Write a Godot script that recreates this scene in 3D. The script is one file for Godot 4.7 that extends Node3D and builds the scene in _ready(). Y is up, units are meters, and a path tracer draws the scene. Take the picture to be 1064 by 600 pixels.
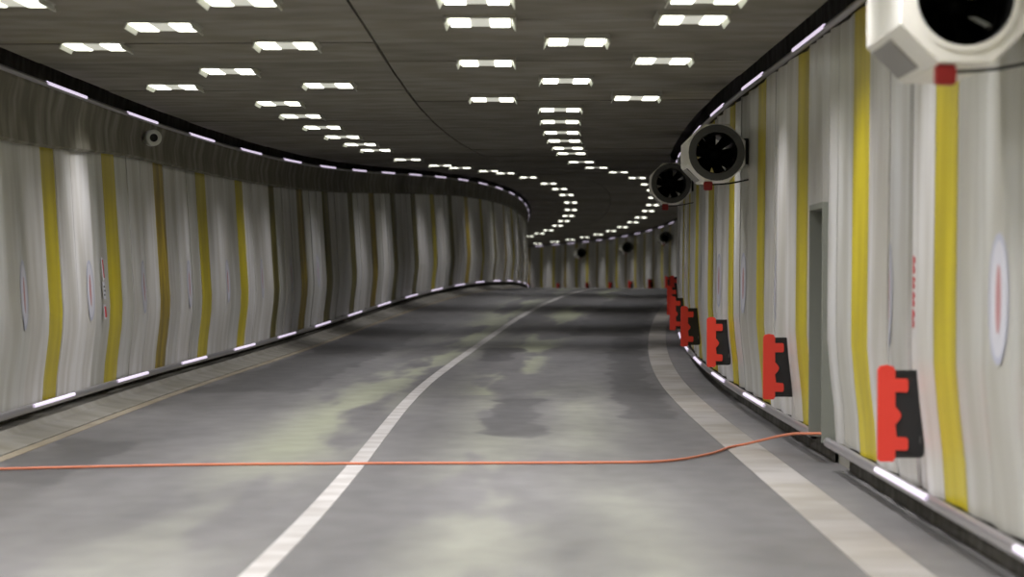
extends Node3D
# A two-lane road tunnel on an S-bend with a crest. Everything is laid out along the tunnel's centre line:
# s = metres along the road, off = metres across it (positive towards the wall with the fans), h = metres above the road.

const PX: Array[float] = [-1.438, -1.381, -1.355, -1.348, -1.332, -1.272, -1.153, -0.986, -0.781, -0.541, -0.262, 0.058, 0.426, 0.845, 1.304, 1.787, 2.276, 2.753, 3.192, 3.57, 3.871, 4.098, 4.258, 4.355, 4.39, 4.359, 4.262, 4.095, 3.862, 3.565, 3.211, 2.803, 2.349, 1.855, 1.306, 0.671, -0.05, -0.857, -1.749, -2.726, -3.789, -4.936, -6.169, -7.485, -8.886, -10.371, -11.939, -13.591, -15.325, -17.142, -19.041, -21.022, -23.084, -25.227, -27.451]
const PY: Array[float] = [-1.598, -1.586, -1.554, -1.511, -1.462, -1.41, -1.355, -1.287, -1.198, -1.086, -0.949, -0.793, -0.628, -0.466, -0.316, -0.186, -0.084, -0.015, 0.023, 0.032, 0.012, -0.029, -0.086, -0.152, -0.223, -0.296, -0.366, -0.432, -0.491, -0.542, -0.584, -0.618, -0.642, -0.655, -0.662, -0.669, -0.676, -0.683, -0.69, -0.697, -0.704, -0.711, -0.717, -0.724, -0.731, -0.738, -0.745, -0.752, -0.759, -0.766, -0.773, -0.78, -0.786, -0.793, -0.8]
const PZ: Array[float] = [16.99, 22.99, 28.99, 34.99, 40.99, 46.99, 52.99, 58.99, 64.99, 70.98, 76.98, 82.97, 88.96, 94.94, 100.92, 106.9, 112.88, 118.87, 124.85, 130.84, 136.83, 142.82, 148.82, 154.82, 160.82, 166.82, 172.82, 178.82, 184.81, 190.81, 196.8, 202.78, 208.77, 214.74, 220.72, 226.69, 232.64, 238.59, 244.52, 250.44, 256.35, 262.24, 268.11, 273.96, 279.79, 285.61, 291.4, 297.17, 302.91, 308.63, 314.32, 319.98, 325.62, 331.22, 336.8]
const EYE := 1.45
const S0 := -24.0
const S1 := 322.0
const WL := 3.64          # face of the wall with the cove
const WR := 4.07          # face of the wall with the fans
const CEIL_L := 3.80
const CEIL_R := 3.87
const LAMP_H := 3.79

var M := {}
var taken := {}
var rng := RandomNumberGenerator.new()

func _ready() -> void:
	rng.seed = 20417
	make_camera()
	make_environment()
	make_materials()
	build_floor()
	build_walls()
	build_ceiling()
	build_door()
	build_rails()
	build_lamps()
	build_fans()
	build_markers()
	build_small_things()

# ---------------------------------------------------------------- camera, sky, exposure
func make_camera() -> void:
	var cam := Camera3D.new()
	cam.name = "camera"
	add_child(cam)
	var lens := CameraAttributesPhysical.new()
	lens.frustum_focal_length = 12.0 * 3500.0 / 300.0
	lens.frustum_focus_distance = 42.0
	lens.exposure_aperture = 3.2
	lens.frustum_far = 900.0
	lens.frustum_near = 0.1
	cam.attributes = lens
	cam.position = Vector3(0, EYE, 0)
	cam.rotation = Vector3(0, 0, 0.00438)
	cam.current = true

func make_environment() -> void:
	var e := Environment.new()
	e.background_mode = Environment.BG_COLOR
	e.background_color = Color.BLACK
	e.tonemap_mode = Environment.TONE_MAPPER_LINEAR
	e.tonemap_exposure = 1.6
	e.sdfgi_enabled = true
	e.ssao_enabled = true
	e.ssil_enabled = true
	var we := WorldEnvironment.new()
	we.name = "world_environment"
	we.environment = e
	add_child(we)

# ---------------------------------------------------------------- the centre line
func sample(a: Array[float], s: float) -> float:
	var q := (s - 16.0) / 6.0
	if q <= 0.0:
		return a[0] + (a[1] - a[0]) * q
	var i := clampi(int(q), 0, a.size() - 2)
	var t := q - i
	return cubic_interpolate(a[i], a[i + 1], a[maxi(i - 1, 0)] if i > 0 else 2.0 * a[0] - a[1], a[mini(i + 2, a.size() - 1)], t)

func centre(s: float) -> Vector3:
	return Vector3(sample(PX, s), sample(PY, s) + EYE, -sample(PZ, s))

func frame(s: float) -> Basis:
	var f := (centre(s + 0.6) - centre(s - 0.6)).normalized()
	var r := f.cross(Vector3.UP).normalized()
	return Basis(r, r.cross(f).normalized(), -f)

func level_frame(s: float) -> Basis:      # the same, with upright verticals
	var f := centre(s + 0.6) - centre(s - 0.6)
	f.y = 0
	f = f.normalized()
	return Basis(f.cross(Vector3.UP).normalized(), Vector3.UP, -f)

func pt(s: float, off: float, h: float) -> Vector3:
	var b := level_frame(s)
	return centre(s) + b.x * off + Vector3(0, h, 0)

# ---------------------------------------------------------------- helpers
func numbered(called: String) -> String:
	if not taken.has(called):
		taken[called] = 0
		return called
	taken[called] += 1
	return "%s_%03d" % [called, taken[called]]

func thing(called: String, label: String, category: String, xf: Transform3D, group := "") -> Node3D:
	var o := Node3D.new()
	o.name = numbered(called)
	add_child(o)
	o.transform = xf
	o.set_meta("label", label)
	o.set_meta("category", category)
	if group != "":
		o.set_meta("group", group)
	return o

func structure(called: String, mesh: Mesh, mat: Material, label: String, category := "") -> MeshInstance3D:
	var o := MeshInstance3D.new()
	o.name = called
	o.mesh = mesh
	o.material_override = mat
	o.set_meta("kind", "structure")
	o.set_meta("label", label)
	o.set_meta("category", category if category != "" else called.get_slice("_", 0))
	add_child(o)
	return o

func part(parent: Node, called: String, mesh: Mesh, mat: Material, xf := Transform3D.IDENTITY, label := "") -> MeshInstance3D:
	var o := MeshInstance3D.new()
	o.name = called
	o.mesh = mesh
	o.material_override = mat
	o.transform = xf
	if label != "":
		o.set_meta("label", label)
	parent.add_child(o, true)
	return o

func begin() -> SurfaceTool:
	var st := SurfaceTool.new()
	st.begin(Mesh.PRIMITIVE_TRIANGLES)
	return st

func done(st: SurfaceTool) -> ArrayMesh:
	st.index()
	st.generate_normals()
	return st.commit()

func quad(st: SurfaceTool, a: Vector3, b: Vector3, c: Vector3, d: Vector3) -> void:
	for p in [a, b, c, a, c, d]:
		st.add_vertex(p)

# a box with chamfered long edges, flat shaded
func box(st: SurfaceTool, at: Vector3, size: Vector3, b := Basis.IDENTITY, ch := 0.0) -> void:
	st.set_smooth_group(-1)
	var h := size / 2.0
	if ch <= 0.0:
		var v := []
		for i in 8:
			v.append(at + b * Vector3(h.x if i & 1 else -h.x, h.y if i & 2 else -h.y, h.z if i & 4 else -h.z))
		for f in [[0, 2, 3, 1], [4, 5, 7, 6], [0, 1, 5, 4], [2, 6, 7, 3], [0, 4, 6, 2], [1, 3, 7, 5]]:
			quad(st, v[f[0]], v[f[1]], v[f[2]], v[f[3]])
		return
	var ring := PackedVector2Array([Vector2(-h.x + ch, -h.y), Vector2(h.x - ch, -h.y), Vector2(h.x, -h.y + ch), Vector2(h.x, h.y - ch), Vector2(h.x - ch, h.y), Vector2(-h.x + ch, h.y), Vector2(-h.x, h.y - ch), Vector2(-h.x, -h.y + ch)])
	prism(st, ring, -h.z, h.z, Transform3D(b, at))

# a closed outline in x, y pulled along z, with caps
func prism(st: SurfaceTool, ring: PackedVector2Array, z0: float, z1: float, xf := Transform3D.IDENTITY) -> void:
	st.set_smooth_group(-1)
	var n := ring.size()
	for i in n:
		var p := ring[i]
		var q := ring[(i + 1) % n]
		quad(st, xf * Vector3(p.x, p.y, z0), xf * Vector3(q.x, q.y, z0), xf * Vector3(q.x, q.y, z1), xf * Vector3(p.x, p.y, z1))
	var t := Geometry2D.triangulate_polygon(ring)
	for i in range(0, t.size(), 3):
		for z in [z0, z1]:
			for k in 3:
				st.add_vertex(xf * Vector3(ring[t[i + k]].x, ring[t[i + k]].y, z))

# a profile of (radius, z) turned round the z axis
func lathe(st: SurfaceTool, prof: PackedVector2Array, n: int, xf := Transform3D.IDENTITY, smooth := 1) -> void:
	st.set_smooth_group(smooth)
	for i in prof.size() - 1:
		for k in n:
			var a := TAU * k / n
			var b := TAU * (k + 1) / n
			var p := prof[i]
			var q := prof[i + 1]
			quad(st, xf * Vector3(cos(a) * p.x, sin(a) * p.x, p.y), xf * Vector3(cos(b) * p.x, sin(b) * p.x, p.y), xf * Vector3(cos(b) * q.x, sin(b) * q.x, q.y), xf * Vector3(cos(a) * q.x, sin(a) * q.x, q.y))

func tube(st: SurfaceTool, pts: Array, r: float, n := 8) -> void:
	st.set_smooth_group(1)
	var rings := []
	for i in pts.size():
		var d: Vector3 = (pts[mini(i + 1, pts.size() - 1)] - pts[maxi(i - 1, 0)]).normalized()
		var x := d.cross(Vector3.UP if absf(d.y) < 0.9 else Vector3.RIGHT).normalized()
		var y := x.cross(d)
		var ring := []
		for k in n:
			ring.append(pts[i] + x * cos(TAU * k / n) * r + y * sin(TAU * k / n) * r)
		rings.append(ring)
	for i in rings.size() - 1:
		for k in n:
			quad(st, rings[i][k], rings[i][(k + 1) % n], rings[i + 1][(k + 1) % n], rings[i + 1][k])

# a cross-section of (off, h) swept along the tunnel
func sweep(st: SurfaceTool, prof: Array, a: float, b: float, step: float, closed := false, smooth := -1) -> void:
	st.set_smooth_group(smooth)
	var n := int(ceil((b - a) / step))
	var m := prof.size()
	var last := []
	for i in n + 1:
		var s := a + (b - a) * i / n
		var row := []
		var c := centre(s)
		var f := level_frame(s)
		for p in prof:
			row.append(c + f.x * p.x + Vector3(0, p.y, 0))
		if i > 0:
			for k in (m if closed else m - 1):
				quad(st, last[k], last[(k + 1) % m], row[(k + 1) % m], row[k])
		last = row

# ---------------------------------------------------------------- materials
func plain(c: Color, rough := 0.7, metal := 0.0, spec := 0.5) -> StandardMaterial3D:
	var m := StandardMaterial3D.new()
	m.albedo_color = c
	m.roughness = rough
	m.metallic = metal
	m.metallic_specular = spec
	return m

func noise_tex(seed_: int, freq: float, dark: Color, light: Color, octaves := 4, size := 512) -> NoiseTexture2D:
	var n := FastNoiseLite.new()
	n.seed = seed_
	n.frequency = freq
	n.fractal_octaves = octaves
	var t := NoiseTexture2D.new()
	t.width = size
	t.height = size
	t.seamless = true
	t.noise = n
	var g := Gradient.new()
	g.set_color(0, dark)
	g.set_color(1, light)
	g.set_offset(0, 0.25)
	g.set_offset(1, 0.75)
	t.color_ramp = g
	return t

func mottled(c: Color, tex: Texture2D, scale: Vector3, rough: float, metal := 0.0, spec := 0.5) -> StandardMaterial3D:
	var m := plain(c, rough, metal, spec)
	m.albedo_texture = tex
	m.uv1_triplanar = true
	m.uv1_world_triplanar = true
	m.uv1_scale = scale
	return m

func glow(c: Color, energy: float) -> StandardMaterial3D:
	var m := plain(Color(0.8, 0.8, 0.8), 0.5)
	m.emission_enabled = true
	m.emission = c
	m.emission_energy_multiplier = energy
	return m

func make_materials() -> void:
	var streaks := noise_tex(3, 0.012, Color(0.87, 0.86, 0.83), Color(1, 1, 1), 3)
	var stains := noise_tex(8, 0.01, Color(0.66, 0.64, 0.58), Color(1, 1, 1))
	var greys := [Color(0.86, 0.855, 0.84), Color(0.82, 0.82, 0.81), Color(0.89, 0.885, 0.875), Color(0.80, 0.80, 0.775)]
	M.grey = []
	for i in greys.size():
		M.grey.append(mottled(greys[i], streaks, Vector3(0.22, 0.05, 0.22), [0.34, 0.30, 0.38, 0.32][i], 0.0, 0.5))
	M.yellow = mottled(Color(0.80, 0.735, 0.10), streaks, Vector3(0.22, 0.05, 0.22), 0.42)
	M.ochre = mottled(Color(0.68, 0.59, 0.14), stains, Vector3(0.45, 0.12, 0.45), 0.45)
	M.olive = mottled(Color(0.46, 0.43, 0.15), stains, Vector3(0.45, 0.12, 0.45), 0.45)
	M.concrete = mottled(Color(0.34, 0.33, 0.31), stains, Vector3(0.4, 0.4, 0.4), 0.9)
	M.cove = mottled(Color(0.55, 0.54, 0.49), noise_tex(21, 0.012, Color(0.70, 0.68, 0.62), Color(1, 1, 1), 3), Vector3(0.2, 0.1, 0.2), 0.75)
	M.slab = []
	for i in 3:
		M.slab.append(mottled([Color(0.52, 0.505, 0.47), Color(0.495, 0.48, 0.445), Color(0.545, 0.53, 0.495)][i], streaks, Vector3(0.15, 0.15, 0.15), 0.85))
	M.apron = mottled(Color(0.55, 0.54, 0.50), streaks, Vector3(0.15, 0.15, 0.15), 0.85)
	M.paint = mottled(Color(0.74, 0.73, 0.71), noise_tex(31, 0.015, Color(0.90, 0.89, 0.88), Color(1, 1, 1), 3), Vector3(0.15, 0.15, 0.15), 0.6)
	M.edge_paint = mottled(Color(0.665, 0.65, 0.625), streaks, Vector3(0.1, 0.1, 0.1), 0.65)
	M.beige_paint = mottled(Color(0.62, 0.58, 0.50), streaks, Vector3(0.1, 0.1, 0.1), 0.75)
	M.rail = plain(Color(0.66, 0.65, 0.66), 0.30, 0.6)
	M.led = glow(Color(0.95, 0.89, 1.0), 0.5)
	M.lamp_panel = glow(Color(1.0, 1.0, 0.93), 2.0)
	M.lamp_dim = glow(Color(1.0, 1.0, 0.93), 0.25)
	M.lamp_white = plain(Color(0.86, 0.87, 0.83), 0.35)
	M.lamp_housing = plain(Color(0.62, 0.61, 0.57), 0.5)
	M.fan_white = plain(Color(0.95, 0.94, 0.90), 0.4)
	M.fan_grey = plain(Color(0.55, 0.54, 0.52), 0.5)
	M.black = plain(Color(0.045, 0.045, 0.045), 0.5)
	M.dark_metal = plain(Color(0.16, 0.16, 0.155), 0.4, 0.5)
	M.flange_grey = plain(Color(0.30, 0.30, 0.285), 0.5)
	M.steel = plain(Color(0.42, 0.42, 0.41), 0.4, 0.8)
	M.red = plain(Color(0.95, 0.27, 0.21), 0.45)
	M.dark_red = plain(Color(0.52, 0.06, 0.05), 0.5)
	M.rubber = plain(Color(0.15, 0.15, 0.15), 0.6)
	M.orange = plain(Color(0.84, 0.50, 0.36), 0.6)
	M.print_red = plain(Color(0.76, 0.22, 0.24), 0.5)
	M.faded_red = plain(Color(0.74, 0.54, 0.54), 0.45)
	M.print_white = plain(Color(0.82, 0.82, 0.85), 0.4)
	M.print_blue = plain(Color(0.72, 0.73, 0.79), 0.4)
	M.print_grey = plain(Color(0.30, 0.32, 0.30), 0.5)
	M.door = plain(Color(0.50, 0.51, 0.47), 0.5)
	M.road = road_material()

# asphalt: grain, patches worn pale, darker repairs; laid out in road metres (u across, v along)
func road_material() -> StandardMaterial3D:
	var w := 256
	var l := 2048
	var img := Image.create(w, l, true, Image.FORMAT_RGB8)
	var big := FastNoiseLite.new()
	big.seed = 5
	big.frequency = 1.0
	big.fractal_octaves = 4
	var fine := FastNoiseLite.new()
	fine.seed = 6
	fine.frequency = 1.0
	fine.fractal_octaves = 3
	for j in l:
		var s := 8.0 + 250.0 * j / l
		for i in w:
			var o := -4.3 + 8.6 * i / w
			var patch := big.get_noise_2d(o * 0.55, s * 0.075)
			var grain := fine.get_noise_2d(o * 2.3, s * 0.9)
			var v := 0.41 + 0.04 * grain + 0.08 * patch + (0.08 if o > 3.78 else 0.0)
			# pale dusty film worn into blotches between the wheel tracks
			var b1 := exp(-pow((o + 0.62 + 0.2 * sin(s * 0.07)) / 0.55, 2.0)) * smoothstep(0.0, 0.36, big.get_noise_2d(o * 0.7 + 40.0, s * 0.07) + 0.24) * (1.0 if s > 31.0 else lerpf(0.35, 1.0, clampf((s - 25.0) / 6.0, 0.0, 1.0)))
			var b2 := exp(-pow((o - 1.15) / 0.5, 2.0)) * smoothstep(0.0, 0.35, big.get_noise_2d(o * 0.7 + 90.0, s * 0.07) + 0.14) * (1.0 if s > 44.0 else 0.45)
			var b3 := exp(-pow((o - 2.15) / 0.4, 2.0)) * (0.45 + 0.5 * patch) * (1.0 - smoothstep(44.0, 52.0, s))
			var pale := clampf(b1 + 1.2 * b2 + b3, 0.0, 1.0)
			# rubber darkened wheel tracks, broken up
			for t in [-2.45, 2.95, 0.45]:
				v -= 0.05 * exp(-pow((o - t) / 0.33, 2.0)) * (0.6 + patch)
			# repairs of darker asphalt with ragged edges
			for q in [[1.00, 1.72, 33.0, 43.0], [2.62, 3.32, 37.0, 72.0], [-3.1, -1.5, 44.0, 80.0], [1.62, 3.3, 72.0, 125.0], [-3.2, -2.2, 25.0, 33.0], [0.2, 1.0, 58.0, 66.0]]:
				var rag: float = 0.22 * fine.get_noise_2d(o * 0.9 + 7.0, s * 0.35)
				var inside: float = smoothstep(0.0, 0.12, minf(o - q[0] - rag, q[1] + rag - o)) * smoothstep(0.0, 0.8, minf(s - q[2] - 4.0 * rag, q[3] + 4.0 * rag - s))
				v -= 0.085 * inside
				pale *= 1.0 - 0.75 * inside
			v += 0.19 * pale
			v = clampf(v, 0.1, 0.9)
			img.set_pixel(i, j, Color(v, v * (0.985 + 0.035 * pale), v * (0.965 - 0.10 * pale)))
	img.generate_mipmaps()
	var m := plain(Color(1, 1, 1), 0.58)
	m.albedo_texture = ImageTexture.create_from_image(img)
	return m

# ---------------------------------------------------------------- the setting
func build_floor() -> void:
	var st := begin()
	st.set_smooth_group(1)
	var offs := [-3.30, -2.0, 0.0, 2.0, 3.4, 4.45]
	var n := 180
	for i in n:
		var a := S0 + (S1 - S0) * i / n
		var b := S0 + (S1 - S0) * (i + 1) / n
		for k in offs.size() - 1:
			for q in [[a, k], [a, k + 1], [b, k + 1], [a, k], [b, k + 1], [b, k]]:
				st.set_uv(Vector2((offs[q[1]] + 4.3) / 8.6, (q[0] - 8.0) / 250.0))
				st.add_vertex(pt(q[0], offs[q[1]], 0.0))
	# underside, so that the slab has thickness
	sweep(st, [Vector2(-4.3, -0.4), Vector2(4.6, -0.4)], S0, S1, 6.0)
	var fl := structure("floor", done(st), M.road, "worn grey asphalt road with pale blotches and darker repairs")
	var s1 := begin()
	sweep(s1, [Vector2(-4.1, 0.0), Vector2(-4.1, 0.11), Vector2(-3.62, 0.11), Vector2(-3.56, 0.06), Vector2(-3.27, 0.012), Vector2(-3.27, -0.1)], S0, S1, 2.5)
	part(fl, "kerb_apron", done(s1), M.apron)
	strip(fl, "centre_line", 0.0, 0.15, M.paint)
	strip(fl, "edge_line", 3.60, 0.37, M.edge_paint)
	strip(fl, "gutter_line", -3.20, 0.12, M.beige_paint)

func strip(parent: Node, called: String, off: float, width: float, mat: Material) -> void:
	var st := begin()
	var w := width / 2.0
	sweep(st, [Vector2(off - w, 0.0), Vector2(off - w, 0.005), Vector2(off + w, 0.005), Vector2(off + w, 0.0)], S0, S1, 2.0)
	part(parent, called, done(st), mat)

# how far a wall panel stands proud of its nominal face, by height
func bulge_l(h: float) -> float:
	return lerpf(-0.05, 0.03, smoothstep(0.0, 1.0, (h - 0.25) / 0.95)) if h < 1.2 else lerpf(0.03, -0.10, (h - 1.2) / 1.95)

func bulge_r(h: float) -> float:
	return lerpf(-0.06, 0.02, smoothstep(0.0, 1.0, (h - 0.25) / 1.0)) if h < 1.25 else lerpf(0.02, 0.0, (h - 1.25) / 2.5)

# the bow and the shallow flutes of one kind of panel
func folds(side: int, variant: int) -> Array:
	var r := RandomNumberGenerator.new()
	r.seed = 100 + variant * 7 + side * 50
	return [r.randf_range(-0.030, 0.030), r.randf_range(0.003, 0.010), r.randf_range(0.0, TAU), r.randf_range(0.0005, 0.0015), r.randf_range(0.0, TAU)]

func panel_z(f: Array, side: int, u: float, h: float) -> float:
	var z := bulge_l(h) if side == 0 else bulge_r(h)
	return z + f[0] * (1.0 - u * u) + (1.0 - u * u * u * u) * (f[1] * sin(u * 4.0 + f[2] + 0.25 * h) + f[3] * sin(u * 8.0 + f[4]))

# one sheet-metal panel: x along the wall, y up, z towards the road; shallow flutes and folded edges
func panel_mesh(width: float, top: float, side: int, variant: int, bottom := 0.27) -> ArrayMesh:
	var st := begin()
	st.set_smooth_group(1)
	var cols := 14
	var rows := 12
	var f := folds(side, variant)
	var grid := []
	for j in rows + 1:
		var h := lerpf(bottom, top, float(j) / rows)
		var row := []
		for i in cols + 1:
			var u := 2.0 * i / cols - 1.0
			var z := panel_z(f, side, u, h)
			row.append(Vector3(u * (width / 2.0 - 0.007), h, z))
		grid.append(row)
	for j in rows:
		for i in cols:
			quad(st, grid[j][i], grid[j][i + 1], grid[j + 1][i + 1], grid[j + 1][i])
	st.set_smooth_group(2)
	var back := Vector3(0, 0, -0.045)
	for j in rows:
		quad(st, grid[j][0], grid[j + 1][0], grid[j + 1][0] + back, grid[j][0] + back)
		quad(st, grid[j][cols], grid[j][cols] + back, grid[j + 1][cols] + back, grid[j + 1][cols])
	st.set_smooth_group(3)
	for i in cols:
		quad(st, grid[0][i], grid[0][i] + back, grid[0][i + 1] + back, grid[0][i + 1])
		quad(st, grid[rows][i], grid[rows][i + 1], grid[rows][i + 1] + back, grid[rows][i] + back)
	return done(st)

func wall_frame(s: float, side: int) -> Transform3D:      # x along the wall, z towards the road
	var b := level_frame(s)
	var inward: Vector3 = b.x if side == 0 else -b.x
	var along: Vector3 = Vector3.UP.cross(inward)
	return Transform3D(Basis(along, Vector3.UP, inward), pt(s, -WL if side == 0 else WR, 0.0))

const MODULE := 5.36
const DOOR_A := 27.85
const DOOR_B := 29.15

func build_walls() -> void:
	var st := begin()
	sweep(st, [Vector2(-3.86, -0.4), Vector2(-3.86, 3.3), Vector2(-4.0, 3.34), Vector2(-4.0, 4.3), Vector2(-4.35, 4.3), Vector2(-4.35, -0.4)], S0, S1, 3.0, true)
	var left := structure("wall_left", done(st), M.concrete, "tunnel wall of grey sheet panels with yellow bands under a dark cove")
	st = begin()
	sweep(st, [Vector2(4.25, -0.4), Vector2(4.25, 4.35), Vector2(4.9, 4.35), Vector2(4.9, -0.4)], S0, DOOR_A, 3.0, true)
	sweep(st, [Vector2(4.25, -0.4), Vector2(4.25, 4.35), Vector2(4.9, 4.35), Vector2(4.9, -0.4)], DOOR_B, S1, 3.0, true)
	sweep(st, [Vector2(4.25, 2.25), Vector2(4.25, 4.35), Vector2(4.9, 4.35), Vector2(4.9, 2.25)], DOOR_A, DOOR_B, 3.0, true)
	var right := structure("wall_right", done(st), M.concrete, "tunnel wall of grey sheet panels with yellow bands, carrying the fans")
	var wide := (MODULE - 1.12) / 3.0
	var grey_l := []
	var grey_r := []
	var yel_l := []
	var yel_r := []
	for v in 5:
		grey_l.append(panel_mesh(wide, 3.16, 0, v))
		grey_r.append(panel_mesh(wide, 3.76, 1, v))
		yel_l.append(panel_mesh(1.12, 3.16, 0, v + 10))
		yel_r.append(panel_mesh(1.12, 3.76, 1, v + 10))
	var tones_l := {0: "yellow", 1: "yellow", 2: "ochre", 3: "yellow", 4: "yellow", 5: "olive", 6: "ochre", 7: "olive", 8: "olive", 9: "ochre", 10: "olive", 11: "olive", 12: "yellow", 13: "olive", 14: "ochre", 15: "yellow"}
	for side in 2:
		var first := 35.65 if side == 0 else 19.68
		for k in range(-6, 52):
			var s := first + MODULE * k
			if s < 1.0 or s > 300.0:
				continue
			var tone: String = tones_l.get(k, "yellow") if side == 0 else ("ochre" if k > 22 and k % 3 == 1 else "yellow")
			if side == 0 and k > 15:
				tone = ["yellow", "olive", "ochre"][k % 3]
			put_panel(left if side == 0 else right, s, side, yel_l if side == 0 else yel_r, M[tone])
			for i in 3:
				var sp := s + 0.56 + wide * (i + 0.5)
				if side == 1 and sp + wide / 2 > DOOR_A and sp - wide / 2 < DOOR_B:
					door_panels(right, sp, wide)
					continue
				var o := put_panel(left if side == 0 else right, sp, side, grey_l if side == 0 else grey_r, M.grey[rng.randi() % 4])
				if i == 1 and s > 9.0 and s < 70.0:
					emblem(o, side, last_variant, wide)
				if side == 1 and i == 0 and absf(s - first) < 0.1:
					red_lettering(o, last_variant, wide)
	# the dark cove over the panels
	st = begin()
	var n := 150
	var last := []
	for i in n + 1:
		var s := S0 + (S1 - S0) * i / n
		var low := 3.13 - 0.17 * (1.0 - smoothstep(32.0, 44.0, s))
		var row := []
		for p in [Vector2(-3.86, low + 0.03), Vector2(-3.665, low), Vector2(-3.635, low + 0.03), Vector2(-3.655, low + 0.2), Vector2(-3.66, 3.4), Vector2(-3.62, 3.60), Vector2(-3.62, 3.64), Vector2(-3.86, 3.64)]:
			row.append(pt(s, p.x, p.y))
		if i > 0:
			for k in row.size() - 1:
				st.set_smooth_group(1 if k > 1 and k < 5 else -1)
				quad(st, last[k], last[k + 1], row[k + 1], row[k])
		last = row
	structure("trim_1", done(st), M.cove, "dark stained cove running above the panels without fans", "trim")
	# walls closing the tunnel at both ends
	for e in [[S0, "wall_back"], [S1, "wall_far"]]:
		st = begin()
		var s: float = e[0]
		var t := Transform3D(level_frame(s), pt(s, 0.2, 1.9))
		box(st, Vector3.ZERO, Vector3(9.8, 5.4, 0.3))
		var w := structure(e[1], done(st), M.concrete, "plain concrete wall closing the tunnel out of sight", "wall")
		w.transform = t

var last_variant := 0

func put_panel(wall: Node, s: float, side: int, meshes: Array, mat: Material) -> MeshInstance3D:
	var t := wall_frame(s, side)
	t.basis = t.basis * Basis(Vector3.UP, deg_to_rad(rng.randf_range(-1.3, 1.3)))
	t.origin += t.basis.z * rng.randf_range(-0.004, 0.004)
	last_variant = rng.randi() % meshes.size()
	return part(wall, "panel", meshes[last_variant], mat, t)

# the pieces of the panels on either side of the door recess and over it
func door_panels(wall: Node, sp: float, wide: float) -> void:
	var a := sp - wide / 2.0
	var b := sp + wide / 2.0
	for e in [[a, minf(b, DOOR_A), 0.27], [maxf(a, DOOR_B), b, 0.27], [maxf(a, DOOR_A), minf(b, DOOR_B), 2.26]]:
		if e[1] - e[0] > 0.03:
			part(wall, "panel", panel_mesh(e[1] - e[0], 3.76, 1, 3, e[2]), M.grey[1], wall_frame((e[0] + e[1]) / 2.0, 1))

# round printed emblem on a panel: a pale disc with a bluish rim and a red centre
func emblem(panel: MeshInstance3D, side: int, variant: int, wide: float) -> void:
	var folded := folds(side, variant)
	for e in [["emblem", 0.0, 0.27, 0.0, 0.36, M.print_white, 0.003], ["emblem_rim", 0.23, 0.27, 0.32, 0.36, M.print_blue, 0.005], ["emblem_centre", 0.0, 0.065, 0.0, 0.19, M.faded_red, 0.005]]:
		var st := begin()
		st.set_smooth_group(1)
		var cy := 1.43 if side == 0 else 1.55
		var cx := 0.3
		var n := 32
		var rings := 4
		for j in rings:
			for k in n:
				var v := []
				for q in [[j, k], [j, k + 1], [j + 1, k + 1], [j + 1, k]]:
					var f: float = float(q[0]) / rings
					var ang: float = TAU * q[1] / n
					var x: float = (cx if side == 0 else -cx) + cos(ang) * lerpf(e[1], e[2], f)
					var y: float = cy + sin(ang) * lerpf(e[3], e[4], f)
					v.append(Vector3(x, y, panel_z(folded, side, x / (wide / 2.0), y) + e[6]))
				quad(st, v[0], v[1], v[2], v[3])
		part(panel, e[0], done(st), e[5])

# illegible red characters, one above the other
func red_lettering(panel: MeshInstance3D, variant: int, wide: float) -> void:
	var folded := folds(1, variant)
	var st := begin()
	var y := 1.34
	for k in 4:
		var hh: float = [0.12, 0.10, 0.08, 0.12][k]
		box(st, Vector3(-0.52, y + hh / 2.0, panel_z(folded, 1, -0.5 / (wide / 2.0), y + hh / 2.0) + 0.004), Vector3(0.05, hh, 0.004))
		box(st, Vector3(-0.46, y + hh * 0.75, panel_z(folded, 1, -0.5 / (wide / 2.0), y + hh / 2.0) + 0.004), Vector3(0.10, hh * 0.3, 0.004))
		box(st, Vector3(-0.47, y + hh * 0.2, panel_z(folded, 1, -0.5 / (wide / 2.0), y + hh / 2.0) + 0.004), Vector3(0.08, hh * 0.3, 0.004))
		y += hh + 0.02
	part(panel, "lettering", done(st), M.print_red)

func build_ceiling() -> void:
	var st := begin()
	sweep(st, [Vector2(-4.4, 4.25), Vector2(4.95, 4.3), Vector2(4.95, 4.7), Vector2(-4.4, 4.7)], S0, S1, 3.0, true)
	var c := structure("ceiling", done(st), M.concrete, "dark concrete slab ceiling with a lengthwise joint between the lamp rows")
	var length := 2.9
	var k := 0
	var s := S0
	while s < S1 - 12.0:
		var near := s > 14.0
		var d := length if s < 190.0 and near else 8.0
		for side in 2:
			var a: float = -3.49 if side == 0 else 0.075
			var b: float = 0.045 if side == 0 else 3.85
			var drop := rng.randf_range(-0.008, 0.008)
			st = begin()
			var rows := []
			for q in [s + 0.02, s + d - 0.02]:
				var ha := lerpf(CEIL_L, CEIL_R, (a + WL) / (WL + WR)) + drop
				var hb := lerpf(CEIL_L, CEIL_R, (b + WL) / (WL + WR)) + drop
				rows.append([pt(q, a, ha), pt(q, b, hb), pt(q, b, hb + 0.16), pt(q, a, ha + 0.16)])
			for i in 4:
				st.set_smooth_group(-1)
				quad(st, rows[0][i], rows[0][(i + 1) % 4], rows[1][(i + 1) % 4], rows[1][i])
			for e in rows:
				quad(st, e[0], e[1], e[2], e[3])
			part(c, "slab", done(st), M.slab[rng.randi() % 3])
		k += 1
		s += d

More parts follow.
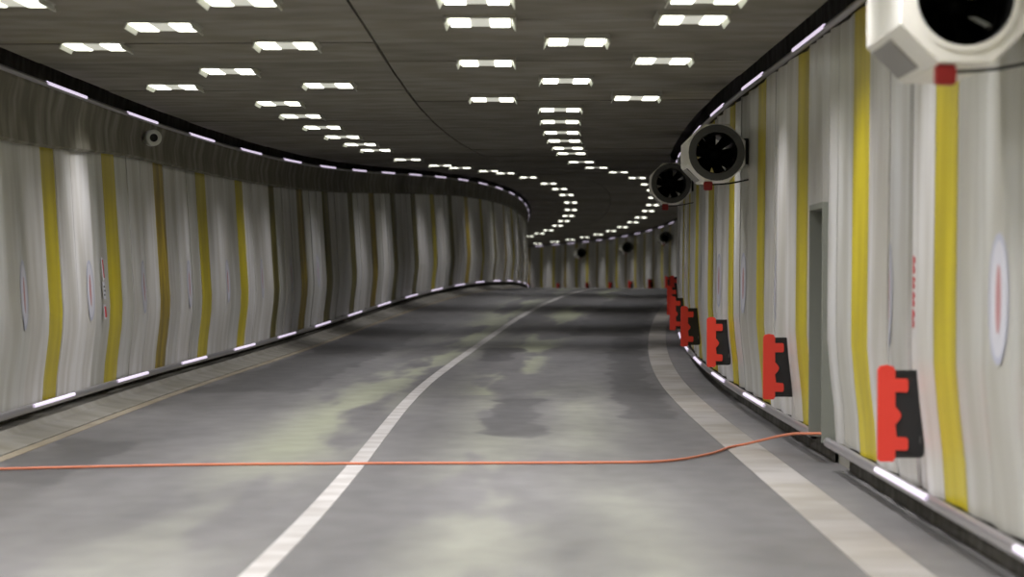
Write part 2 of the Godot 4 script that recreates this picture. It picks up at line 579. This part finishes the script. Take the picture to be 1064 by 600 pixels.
func build_door() -> void:
	# a recess 0.9 m deep with a steel door at its back
	var t := wall_frame((DOOR_A + DOOR_B) / 2.0, 1)
	var wide := DOOR_B - DOOR_A
	var st := begin()
	for x in [-1.0, 1.0]:
		box(st, Vector3(x * (wide / 2.0 - 0.01), 1.25, -0.40), Vector3(0.05, 2.02, 0.92))
	box(st, Vector3(0, 2.28, -0.40), Vector3(wide + 0.02, 0.05, 0.92))
	var o := structure("door_1", done(st), M.door, "shadowed door recess cut into the fan wall's panels", "door")
	o.transform = t
	st = begin()
	box(st, Vector3(0, 1.12, -0.80), Vector3(wide, 2.24, 0.05))
	part(o, "door_leaf", done(st), M.door)
	st = begin()
	tube(st, [Vector3(0.42, 1.05, -0.77), Vector3(0.42, 1.05, -0.72), Vector3(0.30, 1.05, -0.72)], 0.012)
	part(o, "handle", done(st), M.steel)
	st = begin()
	box(st, Vector3(0, 0.12, -0.56), Vector3(wide, 0.28, 0.7))
	part(o, "threshold", done(st), M.apron)

# steel rails with light tubes let into them, along the top and the foot of both walls
func build_rails() -> void:
	var specs := [
		["trim_2", -WL + 0.015, 3.66, 1.0, 36.4, "steel rail with light tubes along the upper edge of the dark cove"],
		["trim_3", -WL + 0.01, 0.25, 1.0, 35.5, "steel rail with light tubes along the foot of the cove wall"],
		["trim_4", WR - 0.03, 3.80, -1.0, 36.6, "steel rail with light tubes along the top of the fan wall"],
		["trim_5", WR - 0.01, 0.25, -1.0, 36.4, "steel rail with light tubes along the foot of the fan wall"]]
	for e in specs:
		var st := begin()
		var prof := []
		for k in 10:
			var a := TAU * k / 10.0
			prof.append(Vector2(e[1] + 0.035 * cos(a), e[2] + (0.03 if e[2] > 1.0 else 0.042) * sin(a)))
		if e[0] == "trim_5":
			sweep(st, prof, S0, DOOR_A, 2.0, true, 1)
			sweep(st, prof, DOOR_B, S1, 2.0, true, 1)
		else:
			sweep(st, prof, S0, S1, 2.0, true, 1)
		var o := structure(e[0], done(st), M.rail, e[5], "trim")
		for k in range(-4, 34):
			var a: float = e[4] + 7.2 * k - 1.6
			var b := a + 3.2
			if a < 2.0 or b > 262.0 or (e[0] == "trim_5" and b > DOOR_A and a < DOOR_B):
				continue
			st = begin()
			var lamp := []
			for q in 8:
				var w := TAU * q / 8.0
				lamp.append(Vector2(e[1] + e[3] * 0.022 + 0.024 * cos(w), e[2] + (0.010 if e[2] > 1.0 else 0.018) + 0.022 * sin(w)))
			sweep(st, lamp, a, b, 0.9, true, 1)
			part(o, "light_tube", done(st), M.led)

# ---------------------------------------------------------------- things
var lamp_meshes := {}

func lamp(s: float, off: float, label: String, group: String) -> void:
	if lamp_meshes.is_empty():
		var st := begin()
		box(st, Vector3(0, 0.06, 0), Vector3(0.60, 0.09, 0.88), Basis.IDENTITY, 0.012)
		lamp_meshes.housing = done(st)
		st = begin()
		box(st, Vector3(0, 0.006, 0), Vector3(0.17, 0.018, 0.80), Basis.IDENTITY, 0.004)
		lamp_meshes.panel = done(st)
		st = begin()
		prism(st, PackedVector2Array([Vector2(-0.078, 0.004), Vector2(0.078, 0.004), Vector2(0.078, 0.016), Vector2(-0.078, 0.016)]), -0.40, 0.40)
		lamp_meshes.reflector = done(st)
		st = begin()
		prism(st, PackedVector2Array([Vector2(0.262, 0.02), Vector2(0.292, -0.035), Vector2(0.300, -0.032), Vector2(0.274, 0.03)]), -0.43, 0.43)
		lamp_meshes.wing = done(st)
	var t := thing("ceiling_luminaire", label, "lamp", Transform3D(frame(s), pt(s, off, LAMP_H)), group)
	part(t, "housing", lamp_meshes.housing, M.lamp_housing)
	for x in [-1.0, 1.0]:
		part(t, "light_panel", lamp_meshes.panel, M.lamp_panel, Transform3D(Basis.IDENTITY, Vector3(x * 0.168, 0, 0)), "bright white light panel")
		part(t, "end_reflector", lamp_meshes.wing, M.lamp_white, Transform3D(Basis.IDENTITY if x > 0 else Basis(Vector3.UP, PI), Vector3.ZERO))
	part(t, "middle_diffuser", lamp_meshes.reflector, M.lamp_dim)
	var l := SpotLight3D.new()
	l.name = "light"
	l.spot_range = 400.0
	l.spot_attenuation = 2.0
	l.spot_angle = 77.0 if s < 24.0 else 69.0
	l.spot_angle_attenuation = 1.0
	l.light_size = 0.10
	l.light_color = Color(0.985, 0.975, 1.0)
	l.light_energy = LAMP_ENERGY * (0.80 if s < 24.0 else 1.8)
	l.shadow_enabled = true
	l.transform = Transform3D(Basis(Vector3.RIGHT, Vector3.FORWARD, Vector3.UP), Vector3(0, -0.06, 0))
	t.add_child(l)

const LAMP_ENERGY := 2.0

const ORDINAL := ["first", "second", "third", "fourth", "fifth", "sixth", "seventh", "eighth", "ninth", "tenth", "eleventh", "twelfth", "thirteenth", "fourteenth", "fifteenth", "sixteenth", "seventeenth", "eighteenth", "nineteenth", "twentieth", "twenty-first", "twenty-second", "twenty-third", "twenty-fourth", "twenty-fifth", "twenty-sixth", "twenty-seventh", "twenty-eighth", "twenty-ninth", "thirtieth", "thirty-first"]

# a row of lamps along the tunnel; the three rows over each lane give way to one row at s = split
func lamp_row(spots: Array, off: float, split: float, row: String, single: String, group: String) -> void:
	var before := spots.filter(func(s): return s < split)
	for i in before.size():
		lamp(before[i], off, "two-panel lamp in %s, %s from its end" % [row, ORDINAL[before.size() - 1 - i]], group)
	for i in spots.size() - before.size():
		lamp(spots[before.size() + i], off, "two-panel lamp in %s, %s past the triple rows" % [single, ORDINAL[i]], group)

func build_lamps() -> void:
	var cove_side := [-1.8, 0.6, 3.0, 5.4, 7.8, 10.2, 12.6, 15.0, 17.4, 19.8, 28.1, 34.8, 42.1, 45.9, 49.9, 54.0, 57.9, 61.6, 70.1, 80.0, 86.4, 96.0, 102.0, 111.0, 121.0, 128.4, 135.9, 145.2, 154.5, 162.8, 170.7, 178.7, 188.1, 195.7, 203.9, 212.0, 220.5, 229.0, 237.5, 246.0, 254.5, 263.0, 271.5]
	var fan_side := [-1.3, 1.1, 3.5, 5.9, 8.3, 10.7, 13.1, 15.5, 17.9, 20.3, 29.8, 36.4, 43.6, 47.5, 51.7, 55.6, 59.8, 63.7, 72.7, 84.6, 99.0, 111.6, 121.8, 129.8, 138.9, 147.9, 155.6, 164.7, 172.1, 180.7, 189.0, 197.5, 206.0, 215.0, 224.0, 233.0, 241.5, 250.0, 258.5, 267.0, 275.5]
	# closely spaced lamps where the tunnel begins, wider apart further in
	var cove_joint := [25.2, 30.5, 37.6]
	var cove_outer := [25.4, 30.8, 38.1]
	var fan_joint := [24.95, 27.4, 33.1, 40.8]
	var fan_outer := [24.8, 27.0, 32.6, 40.3]
	for row in [cove_joint, cove_outer, fan_joint, fan_outer]:
		for k in 11:
			row.push_front(22.5 - 2.4 * k)
	var g1 := "lamps over the lane beside the cove wall"
	var g2 := "lamps over the lane beside the fan wall"
	lamp_row(cove_side, -1.66, 44.0, "the mid row of three beside the cove", "the cove-side single row", g1)
	lamp_row(fan_side, 1.93, 45.0, "the mid row of three beside the fans", "the fan-side single row", g2)
	lamp_row(cove_outer, -2.58, 60.0, "the outer row next to the cove", "", g1)
	lamp_row(cove_joint, -0.76, 60.0, "the row along the joint, cove side", "", g1)
	lamp_row(fan_joint, 1.08, 60.0, "the row along the joint, fan side", "", g2)
	lamp_row(fan_outer, 2.84, 60.0, "the outer row next to the fans", "", g2)

# a jet fan: octagonal silencer casing open at both ends, impeller inside, hung on the wall
func build_fans() -> void:
	var spots := [
		[15.7, "white octagonal jet fan with a red box beneath, between camera-side yellow band and door recess", ""],
		[37.6, "white jet fan with dark six-blade impeller, first one past the door recess", ""],
		[53.5, "dark jet fan at the inner bend, second one past the door recess", ""],
		[173.0, "small distant jet fan on the curved far wall, first one past the bend", ""],
		[197.6, "small distant jet fan on the curved far wall, second one past the bend", ""],
		[223.4, "small distant jet fan on the curved far wall, third one past the bend", ""]]
	spots[0][1] = "large white octagonal jet fan with a red box beneath, before the door recess"
	var across := 0.33
	var oct := PackedVector2Array()
	for k in 8:
		var a := TAU * (k + 0.5) / 8.0
		oct.append(Vector2(cos(a), sin(a)) * across / cos(PI / 8.0))
	var ln := 1.7
	var st := begin()
	for k in 8:
		st.set_smooth_group(-1)
		var p := oct[k]
		var q := oct[(k + 1) % 8]
		quad(st, Vector3(p.x, p.y, -0.02), Vector3(q.x, q.y, -0.02), Vector3(q.x, q.y, -ln + 0.02), Vector3(p.x, p.y, -ln + 0.02))
		for e in [[-0.02, 0.0], [-ln + 0.02, -ln]]:      # chamfer, then the end face round the circular mouth
			var p2 := p * 0.965
			var q2 := q * 0.965
			quad(st, Vector3(p.x, p.y, e[0]), Vector3(q.x, q.y, e[0]), Vector3(q2.x, q2.y, e[1]), Vector3(p2.x, p2.y, e[1]))
			for j in 4:
				var a := TAU * (k + 0.5 + j / 4.0) / 8.0
				var b := TAU * (k + 0.5 + (j + 1) / 4.0) / 8.0
				var o1 := p2.lerp(q2, j / 4.0)
				var o2 := p2.lerp(q2, (j + 1) / 4.0)
				quad(st, Vector3(o1.x, o1.y, e[1]), Vector3(o2.x, o2.y, e[1]), Vector3(cos(b) * 0.24, sin(b) * 0.24, e[1]), Vector3(cos(a) * 0.24, sin(a) * 0.24, e[1]))
	var casing := done(st)
	st = begin()
	lathe(st, PackedVector2Array([Vector2(0.24, 0.0), Vector2(0.235, -0.012), Vector2(0.232, -0.04), Vector2(0.232, -ln + 0.04), Vector2(0.235, -ln + 0.012), Vector2(0.24, -ln)]), 32)
	var duct := done(st)
	st = begin()
	lathe(st, PackedVector2Array([Vector2(0.001, -0.42), Vector2(0.05, -0.44), Vector2(0.08, -0.49), Vector2(0.085, -0.56), Vector2(0.085, -1.05), Vector2(0.06, -1.15), Vector2(0.001, -1.17)]), 20)
	var hub := done(st)
	st = begin()
	st.set_smooth_group(-1)
	var rows := []
	for j in 5:                                  # a twisted, tapering blade
		var r := lerpf(0.075, 0.222, j / 4.0)
		var tw := deg_to_rad(lerpf(62.0, 35.0, j / 4.0))
		var c := lerpf(0.055, 0.075, j / 4.0)
		var d := Vector3(cos(tw) * c, 0, sin(tw) * c)
		rows.append([Vector3(0, r, -0.52) - d, Vector3(0, r, -0.52) - d * 0.3 + Vector3(0, 0, 0.012), Vector3(0, r, -0.52) + d * 0.3 + Vector3(0, 0, 0.012), Vector3(0, r, -0.52) + d])
	for j in 4:
		for k in 3:
			quad(st, rows[j][k], rows[j][k + 1], rows[j + 1][k + 1], rows[j + 1][k])
			quad(st, rows[j][k] - Vector3(0, 0, 0.008), rows[j + 1][k] - Vector3(0, 0, 0.008), rows[j + 1][k + 1] - Vector3(0, 0, 0.008), rows[j][k + 1] - Vector3(0, 0, 0.008))
	var blade := done(st)
	st = begin()
	box(st, Vector3(0, 0.155, -0.98), Vector3(0.10, 0.16, 0.015), Basis(Vector3.UP, deg_to_rad(35.0)))  # rear vane, added to block the bright view through and darken the duct
	var blocking_vane := done(st)
	st = begin()
	lathe(st, PackedVector2Array([Vector2(0.242, 0.002), Vector2(0.242, 0.008), Vector2(0.270, 0.008), Vector2(0.270, 0.002)]), 32, Transform3D.IDENTITY, -1)
	var flange := done(st)
	st = begin()
	lathe(st, PackedVector2Array([Vector2(0.240, 0.004), Vector2(0.240, 0.016), Vector2(0.322, 0.016), Vector2(0.322, -0.004), Vector2(0.300, -0.004)]), 32, Transform3D.IDENTITY, -1)
	var wide_flange := done(st)
	var hatch := begin()
	var low_left := Vector3(cos(TAU * 5.0 / 8.0), sin(TAU * 5.0 / 8.0), 0)
	box(hatch, low_left * (across + 0.004) + Vector3(0, 0, -1.12), Vector3(0.012, 0.20, 0.95), Basis(Vector3.BACK, TAU * 5.0 / 8.0))
	var hatch_mesh := done(hatch)
	st = begin()
	box(st, Vector3(0.345, 0.03, 0), Vector3(0.13, 0.30, 0.06), Basis.IDENTITY, 0.01)
	var bracket := done(st)
	st = begin()
	box(st, Vector3(-0.095, -0.382, -0.06), Vector3(0.10, 0.10, 0.10), Basis.IDENTITY, 0.012)
	var red_box := done(st)
	st = begin()
	tube(st, [Vector3(-0.045, -0.365, -0.06), Vector3(0.06, -0.36, -0.06), Vector3(0.16, -0.35, -0.07), Vector3(0.26, -0.33, -0.10), Vector3(0.39, -0.30, -0.14)], 0.009)
	var cable := done(st)
	for e in spots:
		var s: float = e[0]
		var t := thing("jet_fan", e[1], "fan", Transform3D(frame(s), pt(s, WR - 0.39, 3.05)), "jet fans along the fan wall")
		part(t, "casing", casing, M.fan_white)
		part(t, "duct", duct, M.dark_metal)
		part(t, "hub", hub, M.black)
		for k in 6:
			part(t, "blade", blade, M.dark_metal, Transform3D(Basis(Vector3.BACK, TAU * (k + 0.3) / 6.0), Vector3.ZERO))
		for k in 9:
			part(t, "blocking_vane", blocking_vane, M.black, Transform3D(Basis(Vector3.BACK, TAU * k / 9.0), Vector3.ZERO))
		part(t, "flange", flange if s < 20.0 else wide_flange, M.fan_white if s < 20.0 else M.flange_grey)
		part(t, "hatch", hatch_mesh, M.fan_grey)
		for z in [-0.45, -1.25]:
			part(t, "bracket", bracket, M.dark_metal, Transform3D(Basis.IDENTITY, Vector3(0, 0, z)))
		part(t, "junction_box", red_box, M.dark_red, Transform3D.IDENTITY, "small red junction box")
		part(t, "cable", cable, M.black)

# red and black markers standing out from the foot of the fan wall
func build_markers() -> void:
	var at := [21.3, 31.9, 42.0, 52.0, 62.4, 73.0, 83.5, 175.2, 186.4, 198.1, 209.4, 222.2, 236.4, 249.5]
	var ordinal := ["first", "second", "third", "fourth", "fifth", "sixth", "seventh"]
	# plate with rounded corners; x = 0 at the wall, negative towards the road
	var ring := PackedVector2Array()
	for c in [[-0.025, 1.03, 0.0], [-0.225, 1.03, 90.0], [-0.225, 0.51, 180.0], [-0.025, 0.51, 270.0]]:
		for k in 4:
			var a := deg_to_rad(c[2] + 30.0 * k)
			ring.append(Vector2(c[0] + 0.03 * cos(a), c[1] + 0.03 * sin(a)))
	var st := begin()
	prism(st, ring, -0.02, 0.02)
	var plate := done(st)
	st = begin()
	box(st, Vector3(-0.004, 0.77, 0.026), Vector3(0.018, 0.52, 0.014))
	box(st, Vector3(-0.12, 1.047, 0.026), Vector3(0.19, 0.018, 0.014))
	box(st, Vector3(-0.12, 0.493, 0.026), Vector3(0.19, 0.018, 0.014))
	var rim := done(st)
	st = begin()
	var red := PackedVector2Array([Vector2(-0.30, 0.47), Vector2(-0.285, 0.455), Vector2(-0.20, 0.455), Vector2(-0.185, 0.475), Vector2(-0.185, 0.53), Vector2(-0.11, 0.53), Vector2(-0.10, 0.545), Vector2(-0.10, 0.60), Vector2(-0.11, 0.615), Vector2(-0.175, 0.62), Vector2(-0.185, 0.70), Vector2(-0.155, 0.735), Vector2(-0.145, 0.76), Vector2(-0.155, 0.785), Vector2(-0.185, 0.82), Vector2(-0.185, 0.915), Vector2(-0.11, 0.915), Vector2(-0.10, 0.93), Vector2(-0.10, 0.99), Vector2(-0.11, 1.005), Vector2(-0.185, 1.005), Vector2(-0.185, 1.06), Vector2(-0.20, 1.085), Vector2(-0.24, 1.095), Vector2(-0.285, 1.085), Vector2(-0.30, 1.06)])
	prism(st, red, -0.035, 0.035)
	var clip := done(st)
	st = begin()
	box(st, Vector3(0.02, 0, 0), Vector3(0.09, 0.05, 0.05))
	var foot := done(st)
	for i in at.size():
		var s: float = at[i]
		var label := "red-edged black marker plate on the fan wall before the door recess"
		if i > 0 and i < 7:
			label = "red-edged black marker plate on the fan wall, %s past the door recess" % ordinal[i - 1]
		elif i >= 7:
			label = "tiny red marker plate on the curved far wall, %s past the bend" % ordinal[i - 7]
		var t := thing("wall_marker", label, "marker", Transform3D(level_frame(s), pt(s, WR + 0.035, 0.0)), "red and black markers along the fan wall")
		part(t, "plate", plate, M.rubber)
		part(t, "rim", rim, M.rubber)
		part(t, "red_edge", clip, M.red, Transform3D.IDENTITY, "notched red edge clip")
		for h in [0.6, 0.94]:
			part(t, "mount", foot, M.steel, Transform3D(Basis.IDENTITY, Vector3(0, h, 0)))

func build_small_things() -> void:
	# orange cable laid across the road and up to the door recess
	var st := begin()
	var pts := []
	var keys := [[27.05, -3.55], [27.35, -3.0], [28.05, -1.5], [28.4, 0.0], [28.55, 1.2], [28.7, 2.2], [29.0, 2.75], [30.2, 3.2], [31.4, 3.47], [31.3, 3.62], [30.6, 3.78], [29.8, 3.92], [29.0, 4.04], [28.8, 4.2]]
	for i in keys.size() - 1:
		for k in 6:
			var f := k / 6.0
			var p0: Array = keys[maxi(i - 1, 0)]
			var p3: Array = keys[mini(i + 2, keys.size() - 1)]
			var s: float = cubic_interpolate(keys[i][0], keys[i + 1][0], p0[0], p3[0], f)
			var o: float = cubic_interpolate(keys[i][1], keys[i + 1][1], p0[1], p3[1], f)
			var h := 0.018
			if o > 3.47:      # lifted on to the door sill
				h += 0.255 * smoothstep(3.47, 4.1, o)
			if o < -3.27:
				h = 0.018 + lerpf(0.012, 0.11, clampf((-3.27 - o) / 0.33, 0.0, 1.0))
			pts.append(pt(s, o, h))
	tube(st, pts, 0.012, 8)
	var c := MeshInstance3D.new()
	c.name = "orange_cable"
	c.mesh = done(st)
	c.material_override = M.orange
	c.set_meta("label", "thin orange cable laid straight across both lanes of the road")
	c.set_meta("category", "cable")
	add_child(c)
	# round camera on the dark cove
	var s := 44.0
	var t := thing("security_camera", "small round pale camera with a black lens mounted on the dark cove", "camera", Transform3D(level_frame(s), pt(s, -WL + 0.02, 3.42)))
	var turn := Transform3D(Basis(Vector3.UP, deg_to_rad(20.0)), Vector3(0.10, 0, 0))
	st = begin()
	lathe(st, PackedVector2Array([Vector2(0.055, 0.09), Vector2(0.09, 0.11), Vector2(0.11, 0.09), Vector2(0.11, -0.08), Vector2(0.07, -0.14), Vector2(0.001, -0.15)]), 20, turn)
	part(t, "body", done(st), M.lamp_white)
	st = begin()
	lathe(st, PackedVector2Array([Vector2(0.058, 0.09), Vector2(0.05, 0.07), Vector2(0.001, 0.075)]), 16, turn)
	part(t, "lens", done(st), M.black)
	st = begin()
	box(st, Vector3(-0.01, 0.0, -0.03), Vector3(0.12, 0.05, 0.07))
	part(t, "bracket", done(st), M.steel)
	# small red and white notice plates one above the other on the cove wall
	s = 39.72
	var tf := wall_frame(s, 0)
	for e in [["notice_sign", "small red square notice on the cove wall panel, under dark lettering", 1.16, 0.13, 0.13, M.print_red], ["notice_sign", "narrow red notice strip on the cove wall panel, above dark lettering", 1.68, 0.06, 0.22, M.print_red], ["notice_sign", "grey lettered notice plate between red notices on the cove wall", 1.42, 0.13, 0.16, M.print_grey]]:
		var h: float = e[2]
		var n := thing(e[0], e[1], "sign", Transform3D(tf.basis * Basis(Vector3.RIGHT, deg_to_rad(-6.0)), tf * Vector3(0, h, bulge_l(h) + 0.028)))
		st = begin()
		box(st, Vector3.ZERO, Vector3(e[3] + 0.05, e[4] + 0.05, 0.006))
		part(n, "plate", done(st), M.print_white)
		st = begin()
		if e[5] == M.print_grey:
			for k in 3:
				box(st, Vector3([-0.03, 0.02, -0.01][k], -0.055 + 0.05 * k, 0.005), Vector3(0.09, 0.022, 0.004))
		else:
			box(st, Vector3(0, 0, 0.005), Vector3(e[3], e[4], 0.004))
		part(n, "print", done(st), e[5])
